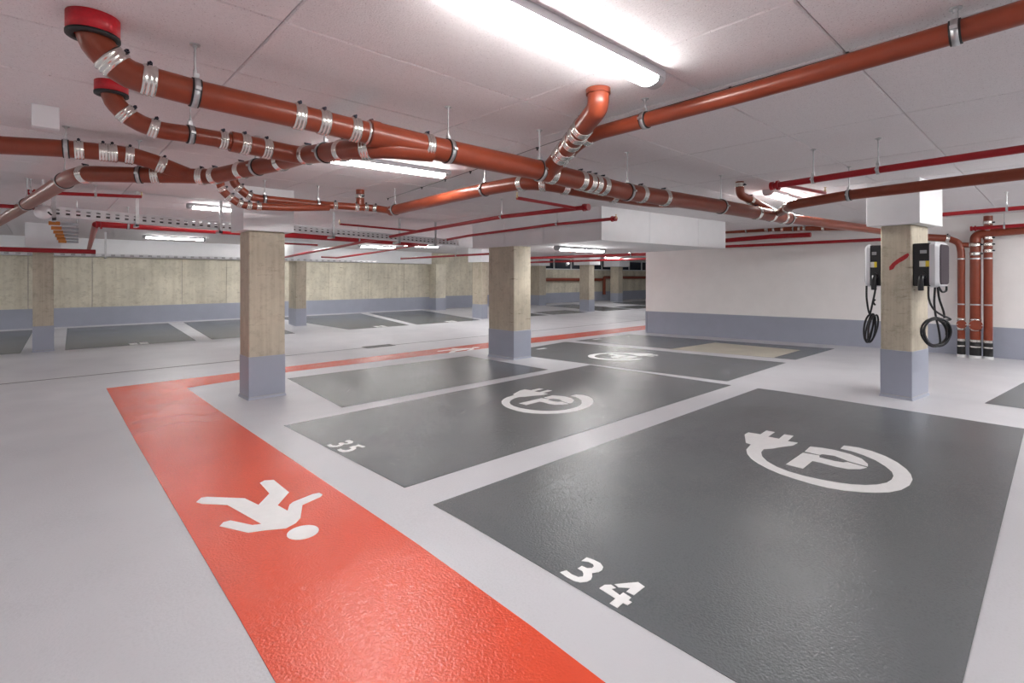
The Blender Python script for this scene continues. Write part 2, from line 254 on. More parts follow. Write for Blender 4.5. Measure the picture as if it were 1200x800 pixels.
# ------------------------------------------------------------------ mesh helpers
class MB:
    def __init__(s): s.v = []; s.f = []; s.sm = []
    def add(s, vs, fs, smooth=False):
        o = len(s.v); s.v += [tuple(p) for p in vs]
        for f in fs: s.f.append([i + o for i in f]); s.sm.append(smooth)
    def box(s, a, b):
        x0, y0, z0 = a; x1, y1, z1 = b
        s.add([(x0, y0, z0), (x1, y0, z0), (x1, y1, z0), (x0, y1, z0), (x0, y0, z1), (x1, y0, z1), (x1, y1, z1), (x0, y1, z1)],
              [(0, 3, 2, 1), (4, 5, 6, 7), (0, 1, 5, 4), (1, 2, 6, 5), (2, 3, 7, 6), (3, 0, 4, 7)])
    def frustum(s, a, b, z0, z1, g0, g1):
        (x0, y0), (x1, y1) = a, b
        s.add([(x0 - g0, y0 - g0, z0), (x1 + g0, y0 - g0, z0), (x1 + g0, y1 + g0, z0), (x0 - g0, y1 + g0, z0), (x0 - g1, y0 - g1, z1), (x1 + g1, y0 - g1, z1), (x1 + g1, y1 + g1, z1), (x0 - g1, y1 + g1, z1)],
              [(0, 3, 2, 1), (4, 5, 6, 7), (0, 1, 5, 4), (1, 2, 6, 5), (2, 3, 7, 6), (3, 0, 4, 7)])
    def tube(s, pts, r, n=14, cap=True, r2=None):
        P = [Vector(p) for p in pts]
        T = []
        for i in range(len(P)):
            a = P[max(0, i - 1)]; b = P[min(len(P) - 1, i + 1)]
            T.append((b - a).normalized())
        up = Vector((0, 0, 1)) if abs(T[0].z) < 0.9 else Vector((0, 1, 0))
        u = (up - T[0] * up.dot(T[0])).normalized()
        vs = []
        for i, p in enumerate(P):
            u = (u - T[i] * u.dot(T[i])).normalized(); w = T[i].cross(u)
            rr = r if r2 is None else r + (r2 - r) * i / (len(P) - 1)
            for k in range(n):
                a = 2 * math.pi * k / n
                vs.append(p + (u * math.cos(a) + w * math.sin(a)) * rr)
        fs = []
        for i in range(len(P) - 1):
            for k in range(n):
                fs.append((i * n + k, i * n + (k + 1) % n, (i + 1) * n + (k + 1) % n, (i + 1) * n + k))
        s.add(vs, fs, True)
        if cap:
            s.add(vs[:n], [tuple(range(n))[::-1]]); s.add(vs[-n:], [tuple(range(n))])
    def lathe(s, prof, n=20, closed=False, axis='z'):
        """profile of (radius, height) turned round z (or x)"""
        vs = []
        for r, h in prof:
            for k in range(n):
                a = 2 * math.pi * k / n
                vs.append((r * math.cos(a), r * math.sin(a), h) if axis == 'z' else (h, r * math.cos(a), r * math.sin(a)))
        m = len(prof); fs = []
        for i in range(m if closed else m - 1):
            j = (i + 1) % m
            for k in range(n):
                fs.append((i * n + k, i * n + (k + 1) % n, j * n + (k + 1) % n, j * n + k))
        s.add(vs, fs, True)
    def mesh(s, name):
        me = bpy.data.meshes.new(name)
        me.from_pydata(s.v, [], s.f)
        me.polygons.foreach_set('use_smooth', s.sm)
        me.update()
        bm = bmesh.new(); bm.from_mesh(me); bmesh.ops.recalc_face_normals(bm, faces=bm.faces); bm.to_mesh(me); bm.free()
        return me
    def build(s, name, m, parent=None, loc=None):
        me = s.mesh(name); me.materials.append(m)
        return obj(name, me, parent, loc)

def obj(name, me, parent=None, mw=None):
    o = bpy.data.objects.new(name, me); COL.objects.link(o)
    if mw is not None: o.matrix_basis = mw
    if parent is not None:
        o.parent = parent
        o.matrix_parent_inverse = parent.matrix_basis.inverted() if not parent.get('_flat') else Matrix.Identity(4)
        if parent.parent is not None:
            o.matrix_parent_inverse = (parent.parent.matrix_basis @ parent.matrix_parent_inverse @ parent.matrix_basis).inverted()
    return o

def tag(o, label, cat, group=None, kind=None):
    o['label'] = label; o['category'] = cat
    if group: o['group'] = group
    if kind: o['kind'] = kind
    return o

def thing(name, label, cat, loc=(0, 0, 0), rz=0.0, group=None):
    o = bpy.data.objects.new(name, None); COL.objects.link(o)
    o.empty_display_size = 0.1
    o.matrix_basis = Matrix.Translation(loc) @ Matrix.Rotation(rz, 4, 'Z')
    return tag(o, label, cat, group)

def struct(o): o['kind'] = 'structure'; return o

def bevel(me, w, seg=2, smooth=False):
    bm = bmesh.new(); bm.from_mesh(me)
    bmesh.ops.bevel(bm, geom=list(bm.edges), offset=w, segments=seg, affect='EDGES', profile=0.5)
    if smooth:
        for f in bm.faces: f.smooth = True
    bm.to_mesh(me); bm.free(); return me

def bbox(name, a, b, m, parent=None, w=0.006, seg=2):
    q = MB(); q.box(a, b); me = bevel(q.mesh(name), w, seg); me.materials.append(m)
    return obj(name, me, parent)

def paint(name, polys, m, lift, parent, th=0.002):
    """flat coat of paint that follows the floor's fall"""
    bm = bmesh.new()
    for poly in polys:
        vs = [bm.verts.new((x, y, 0)) for x, y in poly]
        bm.faces.new(vs)
    for yc in (2.5, 11.7):
        bmesh.ops.bisect_plane(bm, geom=bm.verts[:] + bm.edges[:] + bm.faces[:], plane_co=(0, yc, 0), plane_no=(0, 1, 0))
    bmesh.ops.triangulate(bm, faces=bm.faces[:])
    bmesh.ops.recalc_face_normals(bm, faces=bm.faces[:])
    for f in bm.faces:
        if f.normal.z < 0: f.normal_flip()
    r = bmesh.ops.extrude_face_region(bm, geom=bm.faces[:])
    new = {v for v in r['geom'] if isinstance(v, bmesh.types.BMVert)}
    for v in bm.verts: v.co.z = zf(v.co.y) + (lift if v in new else lift - th)
    bmesh.ops.recalc_face_normals(bm, faces=bm.faces[:])
    me = bpy.data.meshes.new(name); bm.to_mesh(me); bm.free(); me.materials.append(m)
    return obj(name, me, parent)

# ------------------------------------------------------------------ the setting: floor
q = MB()
xs = [-10, 0, 10, 20, 30, 42]; ys = [-7, 2.5, 11.7, 20.1, 22]
vs = [(x, y, zf(y)) for y in ys for x in xs]
fs = [(j * 6 + i, j * 6 + i + 1, (j + 1) * 6 + i + 1, (j + 1) * 6 + i) for j in range(4) for i in range(5)]
vb = [(x, y, zf(y) - 0.3) for y in ys for x in xs]
q.add(vs, fs); q.add(vb, [f[::-1] for f in fs])
floor = struct(q.build('floor', M_floor))
floor['label'] = 'light grey resin floor of the parking level'

# ceiling boards
XJ = [-3.83, -2.28, -0.72, 0.83, 2.39, 3.12, 4.62, 6.12, 7.65, 9.2, 10.75, 12.3]
YJ = [-1.62, -0.81, 0.0, 0.79, 1.58, 2.48] + [2.48 + 0.8 * k for k in range(1, 13)]
q = MB(); q.box((-10, -7, ZC + 0.013), (42, 22, ZC + 0.4))
ceiling = struct(q.build('ceiling', M_joint))
ceiling['label'] = 'pale speckled board ceiling with fine joints'
cache = {}
def board(x0, x1, y0, y1):
    w, h = round(x1 - x0 - 0.005, 3), round(y1 - y0 - 0.005, 3)
    if (w, h) not in cache:
        b = MB(); t = 0.007
        b.add([(-w/2, -h/2, .016), (w/2, -h/2, .016), (w/2, h/2, .016), (-w/2, h/2, .016), (-w/2, -h/2, t), (w/2, -h/2, t), (w/2, h/2, t), (-w/2, h/2, t),
               (-w/2+t, -h/2+t, 0), (w/2-t, -h/2+t, 0), (w/2-t, h/2-t, 0), (-w/2+t, h/2-t, 0)],
              [(0, 1, 5, 4), (1, 2, 6, 5), (2, 3, 7, 6), (3, 0, 4, 7), (4, 5, 9, 8), (5, 6, 10, 9), (6, 7, 11, 10), (7, 4, 8, 11), (8, 9, 10, 11)])
        me = b.mesh('board'); me.materials.append(M_panel); cache[(w, h)] = me
    return obj('board', cache[(w, h)], ceiling, Matrix.Translation(((x0 + x1) / 2, (y0 + y1) / 2, ZC + random.uniform(-0.0008, 0.0012))))
for i in range(len(XJ) - 1):
    for j in range(len(YJ) - 1):
        if YJ[j] > 8.0 and XJ[i] < -2.0: continue
        board(XJ[i], XJ[i + 1], YJ[j], YJ[j + 1])
q = MB()
def far_boards(x0, x1, y0, y1, dx, dy):
    nx = max(1, round((x1 - x0) / dx)); ny = max(1, round((y1 - y0) / dy))
    for i in range(nx):
        for j in range(ny):
            q.box((x0 + (x1 - x0) * i / nx + .004, y0 + (y1 - y0) * j / ny + .004, ZC), (x0 + (x1 - x0) * (i + 1) / nx - .004, y0 + (y1 - y0) * (j + 1) / ny - .004, ZC + .03))
far_boards(-10, -3.83, -7, 22, 1.55, 0.8)
far_boards(-3.83, 12.3, YJ[-1], 22, 1.55, 0.8)
far_boards(-3.83, -2.28, YJ[13], YJ[-1], 1.55, 0.8)
far_boards(12.3, 42, -7, 22, 1.55, 0.8)
far_boards(-3.83, 12.3, -7, YJ[0], 1.55, 0.8)
o = q.build('far_boards', M_panel, ceiling); o['kind'] = 'stuff'

# ------------------------------------------------------------------ walls
def wall(name, a, b, m, label):
    q = MB(); q.box(a, b); o = struct(q.build(name, m)); o['label'] = label; return o
# white wall on the right, standing at a slight angle
q = MB()
wr = [(12.93, -7.0), (13.38, 8.55), (19.0, 8.55), (19.0, -7.0)]
def prism(q, poly, z0, z1):
    n = len(poly)
    q.add([(x, y, z0) for x, y in poly] + [(x, y, z1) for x, y in poly],
          [tuple(range(n))[::-1], tuple(range(n, 2 * n))] + [(i, (i + 1) % n, n + (i + 1) % n, n + i) for i in range(n)])
prism(q, wr, -0.3, ZC + 0.03)
wall_right = struct(q.build('wall_right', M_wall)); wall_right['label'] = 'smooth white wall behind the charging pillar'
q = MB()
def wx(y): return 12.93 + (y + 7) * (0.45 / 15.55)
for (ya, yb) in ((-7.0, 2.5), (2.5, 8.556)):
    q.add([(wx(ya) - .006, ya, zf(ya) - .05), (wx(yb) - .006, yb, zf(yb) - .05), (wx(yb) - .006, yb, 0.575 + zf(yb) * .5), (wx(ya) - .006, ya, 0.575 + zf(ya) * .5),
           (wx(ya) + .05, ya, zf(ya) - .05), (wx(yb) + .05, yb, zf(yb) - .05), (wx(yb) + .05, yb, 0.575 + zf(yb) * .5), (wx(ya) + .05, ya, 0.575 + zf(ya) * .5)],
          [(0, 1, 2, 3), (4, 7, 6, 5), (3, 2, 6, 7), (1, 5, 6, 2), (0, 3, 7, 4)])
q.box((13.36, 8.5, -0.3), (19.0, 8.556, 0.5))
o = q.build('base_coat', M_base, wall_right)
# concrete wall at the back left
wall_left = wall('wall_left', (-10, 20.32, -0.3), (13.4, 20.9, ZC + 0.03), M_joint, 'concrete wall behind the left row of parking bays')
XW = [-10, -7.2, -4.6, -2.2, -0.32, 1.11, 3.46, 4.81, 6.7, 8.55, 10.3, 12.03, 13.4]
for a, b in zip(XW, XW[1:]):
    bbox('concrete_panel', (a + .006, 20.29, 0.5), (b - .006, 20.34, 2.14), M_concw, wall_left, 0.004, 1)
q = MB(); q.box((-10, 20.275, -0.3), (13.4, 20.34, 0.60)); q.build('base_coat', M_base, wall_left)
q = MB(); q.box((-10, 20.21, -0.02), (13.4, 20.29, 0.035)); q.build('floor_cove', M_floor, wall_left)
t1 = wall('trim_1', (-10, 20.1, 2.15), (13.4, 20.4, ZC), M_white, 'white insulated band above the concrete wall')
wall_far = wall('wall_far', (13.4, 20.75, -0.3), (42, 21.3, ZC + 0.03), M_concw, 'distant concrete wall with a strip of windows')
q = MB(); q.box((13.4, 20.73, -0.3), (42, 20.8, 0.60)); q.build('base_coat', M_base, wall_far)
wall_rear = wall('wall_rear', (-10, -7.4, -0.3), (42, -7.0, ZC + 0.03), M_wall, 'white wall behind the viewpoint')
wall_side = wall('wall_side', (-10.4, -7, -0.3), (-10, 22, ZC + 0.03), M_wall, 'white wall at the far left end')
wall_end = wall('wall_end', (42, -7, -0.3), (42.4, 22, ZC + 0.03), M_concw, 'wall closing the far end of the level')
# strip of windows
win = thing('window_1', 'strip of dark windows high in the distant concrete wall', 'window', (21, 20.7, 2.0)); win['kind'] = 'structure'
q = MB()
WX = [20.9 + 1.55 * k for k in range(10)]
q.box((WX[0], 20.62, 2.0), (WX[-1], 20.74, 2.06)); q.box((WX[0], 20.62, 2.62), (WX[-1], 20.74, 2.68))
for x in WX: q.box((x - .035, 20.62, 2.06), (x + .035, 20.74, 2.62))
q.build('window_frame', M_frame, win)
for a, b in zip(WX, WX[1:]):
    q = MB(); q.box((a + .035, 20.68, 2.06), (b - .035, 20.70, 2.62)); q.build('pane', M_pane, win)

# ------------------------------------------------------------------ pillars
def pillar(label, x0, x1, y0, y1, top, cap=0.11, capbox=None, paint_h=0.57, rz=0.0, origin=None, m=M_conc):
    zb = zf(y0)
    ox, oy = origin if origin else ((x0 + x1) / 2, (y0 + y1) / 2)
    t = thing('concrete_pillar', label, 'pillar', (ox, oy, zb), rz, 'concrete pillars of the parking level')
    def loc(o):                       # parts were laid out round the pillar's own foot
        o.matrix_parent_inverse = Matrix.Identity(4); return o
    lx0, lx1, ly0, ly1 = x0 - ox, x1 - ox, y0 - oy, y1 - oy
    q = MB(); q.box((lx0, ly0, -0.03), (lx1, ly1, top - zb)); me = bevel(q.mesh('shaft'), 0.012, 1); me.materials.append(m); loc(obj('shaft', me, t))
    q = MB(); g = 0.004
    q.frustum((lx0, ly0), (lx1, ly1), 0.035, paint_h, g, g); q.frustum((lx0, ly0), (lx1, ly1), -0.05, 0.035, 0.035, g)
    me = bevel(q.mesh('base_coat'), 0.006, 1); me.materials.append(M_base); loc(obj('base_coat', me, t))
    if cap is not None:
        c = capbox if capbox else (lx0 - cap, lx1 + cap, ly0 - cap, ly1 + cap)
        q = MB(); q.box((c[0], c[2], top - zb), (c[1], c[3], ZC - zb)); me = bevel(q.mesh('insulated_cap'), 0.004, 1); me.materials.append(M_white); loc(obj('insulated_cap', me, t))
    return t
pillar('stained concrete pillar beside the red walkway corner', 2.00, 2.46, 7.30, 7.72, 2.125, 0.09)
pillar('concrete pillar under the ceiling bulkhead in the centre', 6.85, 7.33, 7.38, 8.15, 2.14, None)
RZ4 = math.radians(-8)
P4 = pillar('concrete pillar with a red spray mark carrying two chargers', 7.796, 8.356, 1.257, 1.585, 2.155, 0.115, rz=RZ4, origin=(7.796, 1.257), paint_h=0.60)
q = MB()
sp = [(-.003, .232, 1.640), (-.003, .20, 1.685), (-.003, .155, 1.725), (-.003, .12, 1.752), (-.003, .07, 1.787), (-.003, .035, 1.805), (-.003, .025, 1.780), (-.003, .045, 1.745), (-.003, .09, 1.71), (-.003, .125, 1.690), (-.003, .165, 1.655), (-.003, .19, 1.61), (-.003, .23, 1.595)]; k9 = len(sp)
q.add(sp + [(.002, y, z) for _, y, z in sp], [tuple(range(k9)), tuple(range(k9, 2 * k9))[::-1]] + [(i, (i + 1) % k9, k9 + (i + 1) % k9, k9 + i) for i in range(k9)])
o = q.build('spray_mark', M_spray, P4); o.matrix_parent_inverse = Matrix.Identity(4); o['label'] = 'short stroke of red spray paint'
pillar('concrete pillar between the two leftmost parking bays', -0.17, 0.175, 15.29, 15.95, 2.14, 0.12)
pillar('slim concrete pillar seen just right of the stained pillar', 6.10, 6.44, 17.08, 17.75, 2.13, 0.12)
pillar('far concrete pillar half hidden left of the centre pillar', 12.79, 13.07, 15.62, 16.25, 2.13, 0.12)
pillar('far concrete pillar standing in front of the window strip', 19.35, 19.78, 15.52, 16.1, 2.13, 0.2)
pillar('distant concrete pillar just right of the centre pillar', 19.97, 20.5, 19.45, 20.15, 2.17, 0.15)
pillar('most distant thin concrete pillar beside the white wall corner', 26.6, 27.1, 19.0, 19.6, 2.2, 0.3)
pillar('wall pier at the end of the left concrete wall', 13.4, 13.95, 19.75, 20.8, 2.14, None, m=M_concw)

# ------------------------------------------------------------------ bulkhead (boxed soffit)
blk = thing('ceiling_bulkhead', 'boxed white bulkhead hanging below the ceiling over the centre pillar', 'bulkhead', (6.85, 5.15, 2.13))
q = MB(); prism(q, [(6.87, 5.25), (10.75, 4.93), (11.1, 8.7), (6.87, 8.7)], 2.135, ZC); q.build('core', M_white, blk)
def quadbox(name, a, b, z0, z1, th, m, parent, gap=0.003):
    a, b = Vector((*a, 0)), Vector((*b, 0)); d = (b - a).normalized(); n = Vector((d.y, -d.x, 0))
    p, r = a + d * gap, b - d * gap
    q = MB()
    q.add([(*p.xy, z0), (*r.xy, z0), (*(r + n * th).xy, z0), (*(p + n * th).xy, z0), (*p.xy, z1), (*r.xy, z1), (*(r + n * th).xy, z1), (*(p + n * th).xy, z1)],
          [(0, 3, 2, 1), (4, 5, 6, 7), (0, 1, 5, 4), (1, 2, 6, 5), (2, 3, 7, 6), (3, 0, 4, 7)])
    return q.build(name, m, parent)
fa, fb = Vector((6.85, 5.25)), Vector((10.75, 4.93))
for s0, s1 in ((0, .33), (.33, .735), (.735, 1)):
    quadbox('cladding_panel', fa.lerp(fb, s0), fa.lerp(fb, s1), 2.13, ZC, 0.02, M_white, blk)
la, lb = Vector((6.87, 8.7)), Vector((6.87, 5.25))
for s0, s1 in ((0, .30), (.30, .62), (.62, 1)):
    quadbox('cladding_panel', la.lerp(lb, s0), la.lerp(lb, s1), 2.13, ZC, 0.02, M_white, blk)

# ------------------------------------------------------------------ painted floor areas
def bay(label, poly, group='parking bays painted on the floor'):
    cx = sum(p[0] for p in poly) / len(poly); cy = sum(p[1] for p in poly) / len(poly)
    t = thing('parking_bay', label, 'parking bay', (cx, cy, zf(cy)), 0, group)
    paint('bay_paint', [poly], M_bay, 0.003, t)
    return t
def symbol(parent, shift, rot, about):
    c, s = math.cos(rot), math.sin(rot)
    def T(poly): return [(shift[0] + c * (x - about[0]) - s * (y - about[1]), shift[1] + s * (x - about[0]) + c * (y - about[1])) for x, y in poly]
    r = paint('charging_symbol', [T(DATA['ring'])], M_mark, 0.005, parent)
    r['label'] = 'white ring and plug sign with the letter P'
    paint('plug_mark', [T(DATA['plug'])], M_mark, 0.005, r)
    paint('letter_mark', [T(DATA['P1']), T(DATA['P2'])], M_mark, 0.005, r)
EVC = DATA['evc']
b34 = bay('large dark grey bay in the foreground numbered 34 with charging sign', [(1.905, 2.841), (1.885, 0.253), (7.168, 0.26), (7.172, 2.826)])
symbol(b34, EVC, 0, EVC)
for k in ('n3',): paint('number_mark', [DATA[k]], M_mark, 0.005, b34)
paint('number_mark', [DATA['n4a'], DATA['n4b']], M_mark, 0.005, b34)
b35 = bay('dark grey bay numbered 35 with charging sign behind the foreground bay', [(1.922, 3.232), (7.151, 3.184), (7.321, 5.834), (1.89, 5.647)])
symbol(b35, (4.62, 4.36), 0, EVC)
paint('number_mark', [DATA['n3b']], M_mark, 0.005, b35); paint('number_mark', [DATA['n5']], M_mark, 0.005, b35)
bay('unmarked dark grey bay between the stained pillar and the centre pillar', [(2.687, 5.988), (6.432, 6.05), (6.6, 8.543), (2.95, 8.65)])
b37 = bay('dark grey bay with a small charging sign in front of the white wall', [(7.39, 3.354), (9.789, 3.374), (9.95, 8.74), (7.40, 8.42)])
symbol(b37, (8.561, 6.123), -math.pi / 2, EVC)
b38 = bay('dark grey bay with a bare beige patch along the white wall', [(10.275, 3.379), (12.495, 3.334), (12.662, 8.634), (10.3, 8.72)])
o = paint('bare_patch', [[(10.166 + .05, 5.931), (12.048, 5.762), (11.787, 3.777), (10.29, 3.772)]], M_patch, 0.005, b38); o['label'] = 'uncoated beige patch'
for tb, x, y in ((b37, 8.35, 8.15), (b38, 10.8, 8.45)):
    paint('number_mark', [[(x, y), (x + .28, y), (x + .28, y + .1), (x, y + .1)]], M_mark, 0.005, tb)
bay('dark grey bay cut off by the right edge behind the charging pillar', [(8.279, 0.64), (8.12, -2.2), (13.0 - .35, -2.2), (12.6, 0.3), (10.348, 0.386)])
LX = [(-3.0, -0.36, -3.0, -0.20), (0.361, 2.928, 0.53, 3.05), (3.288, 5.45, 3.48, 5.6), (5.95, 9.40, 7.6, 9.85), (9.60, 12.45, 10.22, 12.9)]
LLB = ['dark grey bay at the left edge of the picture', 'dark grey bay on the left just right of the leftmost pillar', 'dark grey bay partly hidden behind the stained pillar', 'dark grey bay right of the slim pillar by the concrete wall', 'dark grey bay in the inner corner of the concrete wall']
LB = []
fy = 15.3
LX[3] = (7.10, 9.285, 6.35, 9.85)
for (a, b, c, d), lb_ in zip(LX, LLB):
    LB.append(bay(lb_, [(a, fy), (b, fy), (d, 20.15), (c, 20.15)], 'parking bays along the left wall'))
for tb, x in ((LB[1], 1.55), (LB[3], 8.1), (LB[4], 11.0)):
    for k in (0, 1): paint('number_mark', [[(x + .22 * k, fy + .05), (x + .16 + .22 * k, fy + .05), (x + .16 + .22 * k, fy + .38), (x + .22 * k, fy + .38)]], M_mark, 0.005, tb)
bay('far dark grey bay seen just right of the centre pillar', [(14.6, 15.3), (16.3, 15.3), (16.3, 20.5), (14.0, 20.5)], 'parking bays in the far area')
bay('far dark grey bay in front of the far pillar', [(16.6, 15.3), (19.0, 15.3), (19.0, 20.5), (16.6, 20.5)], 'parking bays in the far area')
bay('far dark grey bay right of the far pillar', [(20.2, 15.3), (22.6, 15.3), (22.6, 19.3), (20.2, 19.3)], 'parking bays in the far area')
bay('most distant dark grey bay beside the white wall corner', [(23.0, 15.3), (25.4, 15.3), (25.4, 20.5), (23.0, 20.5)], 'parking bays in the far area')
bay('dark grey bay in the far right distance beyond the thin pillar', [(25.8, 15.3), (30.4, 15.3), (30.4, 18.9), (25.8, 18.9)], 'parking bays in the far area')

walk = thing('red_walkway', 'bright red painted walkway turning a corner across the grey floor', 'walkway', (1.1, 4.0, 0))
paint('walkway_paint', [[(0.622, -1.0), (1.50, -1.0), (1.53, 1.152), (1.545, 1.567), (1.552, 2.853), (1.572, 7.24), (1.591, 8.977), (3.25, 9.34), (7.73, 9.28), (16.5, 9.1), (16.5, 10.05), (8.5, 10.18), (3.45, 9.985), (0.708, 9.894), (0.66, 6.0), (0.636, 2.67)]], M_red, 0.003, walk)
head_c = (1.135, 3.063); hr = 0.088
head = [(head_c[0] + hr * math.cos(2 * math.pi * k / 24), head_c[1] + hr * 1.05 * math.sin(2 * math.pi * k / 24)) for k in range(24)]
o = paint('pedestrian_symbol', [DATA['ped'], head], M_mark, 0.005, walk); o['label'] = 'large white walking person sign near the camera'
pc = (sum(p[0] for p in DATA['ped']) / len(DATA['ped']), sum(p[1] for p in DATA['ped']) / len(DATA['ped']))
c2 = DATA['ped2c']
rot = [[(c2[0] - (y - pc[1]), c2[1] + (x - pc[0])) for x, y in poly] for poly in (DATA['ped'], head)]
o = paint('pedestrian_symbol', rot, M_mark, 0.005, walk); o['label'] = 'distant white walking person sign'

# drain line and grate
dr = thing('drain_channel', 'thin dark drain slot running across the grey floor', 'drain', (5, 11.72, zf(11.7)))
q = MB(); q.box((-10, 11.70, zf(11.7) - .05), (42, 11.735, zf(11.7) + .003)); q.build('slot', M_slot, dr)
gr = thing('drain_grate', 'small dark metal grate on the drain line', 'grate', (6.2, 11.7, zf(11.7)))
q = MB(); q.box((5.85, 11.56, zf(11.7) - .03), (6.62, 11.60, zf(11.7) + .010)); q.box((5.85, 11.86, zf(11.7) - .03), (6.62, 11.90, zf(11.7) + .010)); q.box((5.85, 11.6, zf(11.7) - .03), (5.89, 11.86, zf(11.7) + .010)); q.box((6.58, 11.6, zf(11.7) - .03), (6.62, 11.86, zf(11.7) + .010)); q.build('grate_frame', M_iron, gr)
for k in range(8):
    q = MB(); q.box((5.91 + .085 * k, 11.6, zf(11.7) - .03), (5.96 + .085 * k, 11.86, zf(11.7) + .009)); q.build('bar', M_iron, gr)

# ------------------------------------------------------------------ luminaires
lum_cache = {}
def lum_meshes(L):
    if L in lum_cache: return lum_cache[L]
    w, h = 0.115, 0.085; cap = 0.075
    def shell(x0, x1, w, z0, z1, n=9):
        prof = [(-w / 2, z1)] + [(-w / 2 * math.cos(math.pi * k / n), z0 + (z1 - z0) * .55 * (1 - math.sin(math.pi * k / n))) for k in range(n + 1)] + [(w / 2, z1)]
        q = MB(); m = len(prof)
        q.add([(x0, y, z) for y, z in prof] + [(x1, y, z) for y, z in prof], [(i, (i + 1) % m, m + (i + 1) % m, m + i) for i in range(m)] + [tuple(range(m)), tuple(range(m, 2 * m))[::-1]])
        return q
    hs = MB(); hs.box((-L / 2 + .02, -w / 2 - .008, -.045), (L / 2 - .02, w / 2 + .008, 0)); hs = hs.mesh('housing'); hs.materials.append(M_housing)
    df = shell(-L / 2 + cap, L / 2 - cap, w, -h, -.044).mesh('diffuser'); df.materials.append(M_lamp)
    ec = shell(-cap / 2, cap / 2, w + .012, -h - .004, -.002).mesh('end_cap'); bevel(ec, .004, 1); ec.materials.append(M_housing)
    lum_cache[L] = (hs, df, ec, cap); return lum_cache[L]
def luminaire(label, x0, x1, y, z=ZC, dy=0.0):
    L = round(math.hypot(x1 - x0, dy), 2); cx = (x0 + x1) / 2
    t = thing('strip_luminaire', label, 'light', (cx, y, z), math.atan2(dy, x1 - x0), 'strip lights on the ceiling')
    hs, df, ec, cap = lum_meshes(L)
    for me, nm, dx in ((hs, 'housing', 0), (df, 'diffuser', 0), (ec, 'end_cap', -L / 2 + cap / 2), (ec, 'end_cap', L / 2 - cap / 2)):
        o = obj(nm, me, t, Matrix.Translation((dx, 0, 0))); o.matrix_parent_inverse = Matrix.Identity(4)
luminaire('long lit strip light nearest the camera at the top edge', 1.12, 2.66, 1.63)
luminaire('lit strip light beneath which the diagonal drain pipe passes', 1.83, 3.36, 4.76, dy=-0.12)
luminaire('lit strip light partly hidden by the stained pillar cap', 1.70, 3.24, 9.55)
luminaire('distant lit strip light in front of the concrete wall on the left', 2.05, 3.6, 17.5)
luminaire('distant lit strip light seen above the slim pillar bays', 8.45, 9.98, 17.4)
luminaire('small lit strip light near the red pipe crossing', 9.25, 10.78, 15.7)
luminaire('lit strip light fixed under the bulkhead behind the centre pillar', 7.45, 9.0, 6.8, 2.13)
luminaire('lit strip light above the pipe junction on the right', 7.2, 8.74, 2.72)
for lb_, x, y in (('added strip light behind the camera on the left', -4.2, 1.6), ('added strip light left of the two ceiling collars', -4.0, 4.8), ('added strip light off to the left above the aisle', -6.2, 9.6), ('added strip light off to the left near the concrete wall', -4.5, 17.5),  # strip lights added beyond those seen, to keep the room lit
                 ('added strip light behind the camera above the walkway', 1.2, -2.6), ('added strip light off to the right beside the white wall', 7.2, -2.4), ('added strip light behind the camera in the far left corner', -4.2, -3.0),
                 ('added strip light above the aisle beyond the bulkhead', 9.7, 11.4), ('added strip light above the far aisle beyond the white wall corner', 15.0, 11.4), ('added strip light above the distant aisle', 22.0, 11.4),
                 ('added strip light between the far pillars', 14.8, 17.6), ('added strip light before the window strip', 23.2, 17.6), ('added strip light at the far end near the windows', 30.0, 15.0), ('added fill strip light near the white wall right of the chargers', 10.6, -1.9),
                 ('added fill strip light in front of the left concrete wall near the pillar cap', -5.2, 13.6), ('added fill strip light over the left bays behind the stained pillar', 4.6, 13.6), ('added fill strip light over the corner bays', 10.8, 13.6), ('added fill strip light over the far bays', 20.0, 13.8), ('added fill strip light behind the stained pillar by the wall', 5.4, 18.2), ('added fill strip light right of the charging pillar', 9.7, -0.6), ('added fill strip light past the right edge near the white wall', 10.2, -4.4), ('added fill strip light just past the right edge above the cut off bay', 6.9, -0.5)):  # further strip lights added to brighten the back wall and right side
    luminaire(lb_, x, x + 1.54, y)

# ------------------------------------------------------------------ pipes
def fillet(nodes, fil):
    P = [Vector(n) for n in nodes]; out = [P[0]]
    for i in range(1, len(P) - 1):
        a, b, c = P[i - 1], P[i], P[i + 1]; la, lc = (a - b).length, (c - b).length
        t = min(fil, la * .45, lc * .45); p, r = b + (a - b) / la * t, b + (c - b) / lc * t
        ang = math.acos(max(-1, min(1, ((b - a) / la).dot((c - b) / lc))))
        n = 1 if ang < .05 else max(2, int(ang / .2))
        for k in range(n + 1):
            s = k / n; out.append(p * (1 - s) ** 2 + b * 2 * s * (1 - s) + r * s * s)
    out.append(P[-1]); return out
def at_s(pts, s):
    d = 0
    for a, b in zip(pts, pts[1:]):
        l = (b - a).length
        if d + l >= s: return a.lerp(b, (s - d) / l), (b - a).normalized()
        d += l
    return pts[-1], (pts[-1] - pts[-2]).normalized()
def frame(p, t):
    up = Vector((0, 0, 1)) if abs(t.z) < .95 else Vector((0, -1, 0))
    zz = (up - t * up.dot(t)).normalized(); yy = zz.cross(t)
    return Matrix(((t.x, yy.x, zz.x, p.x), (t.y, yy.y, zz.y, p.y), (t.z, yy.z, zz.z, p.z), (0, 0, 0, 1)))
fit_cache = {}
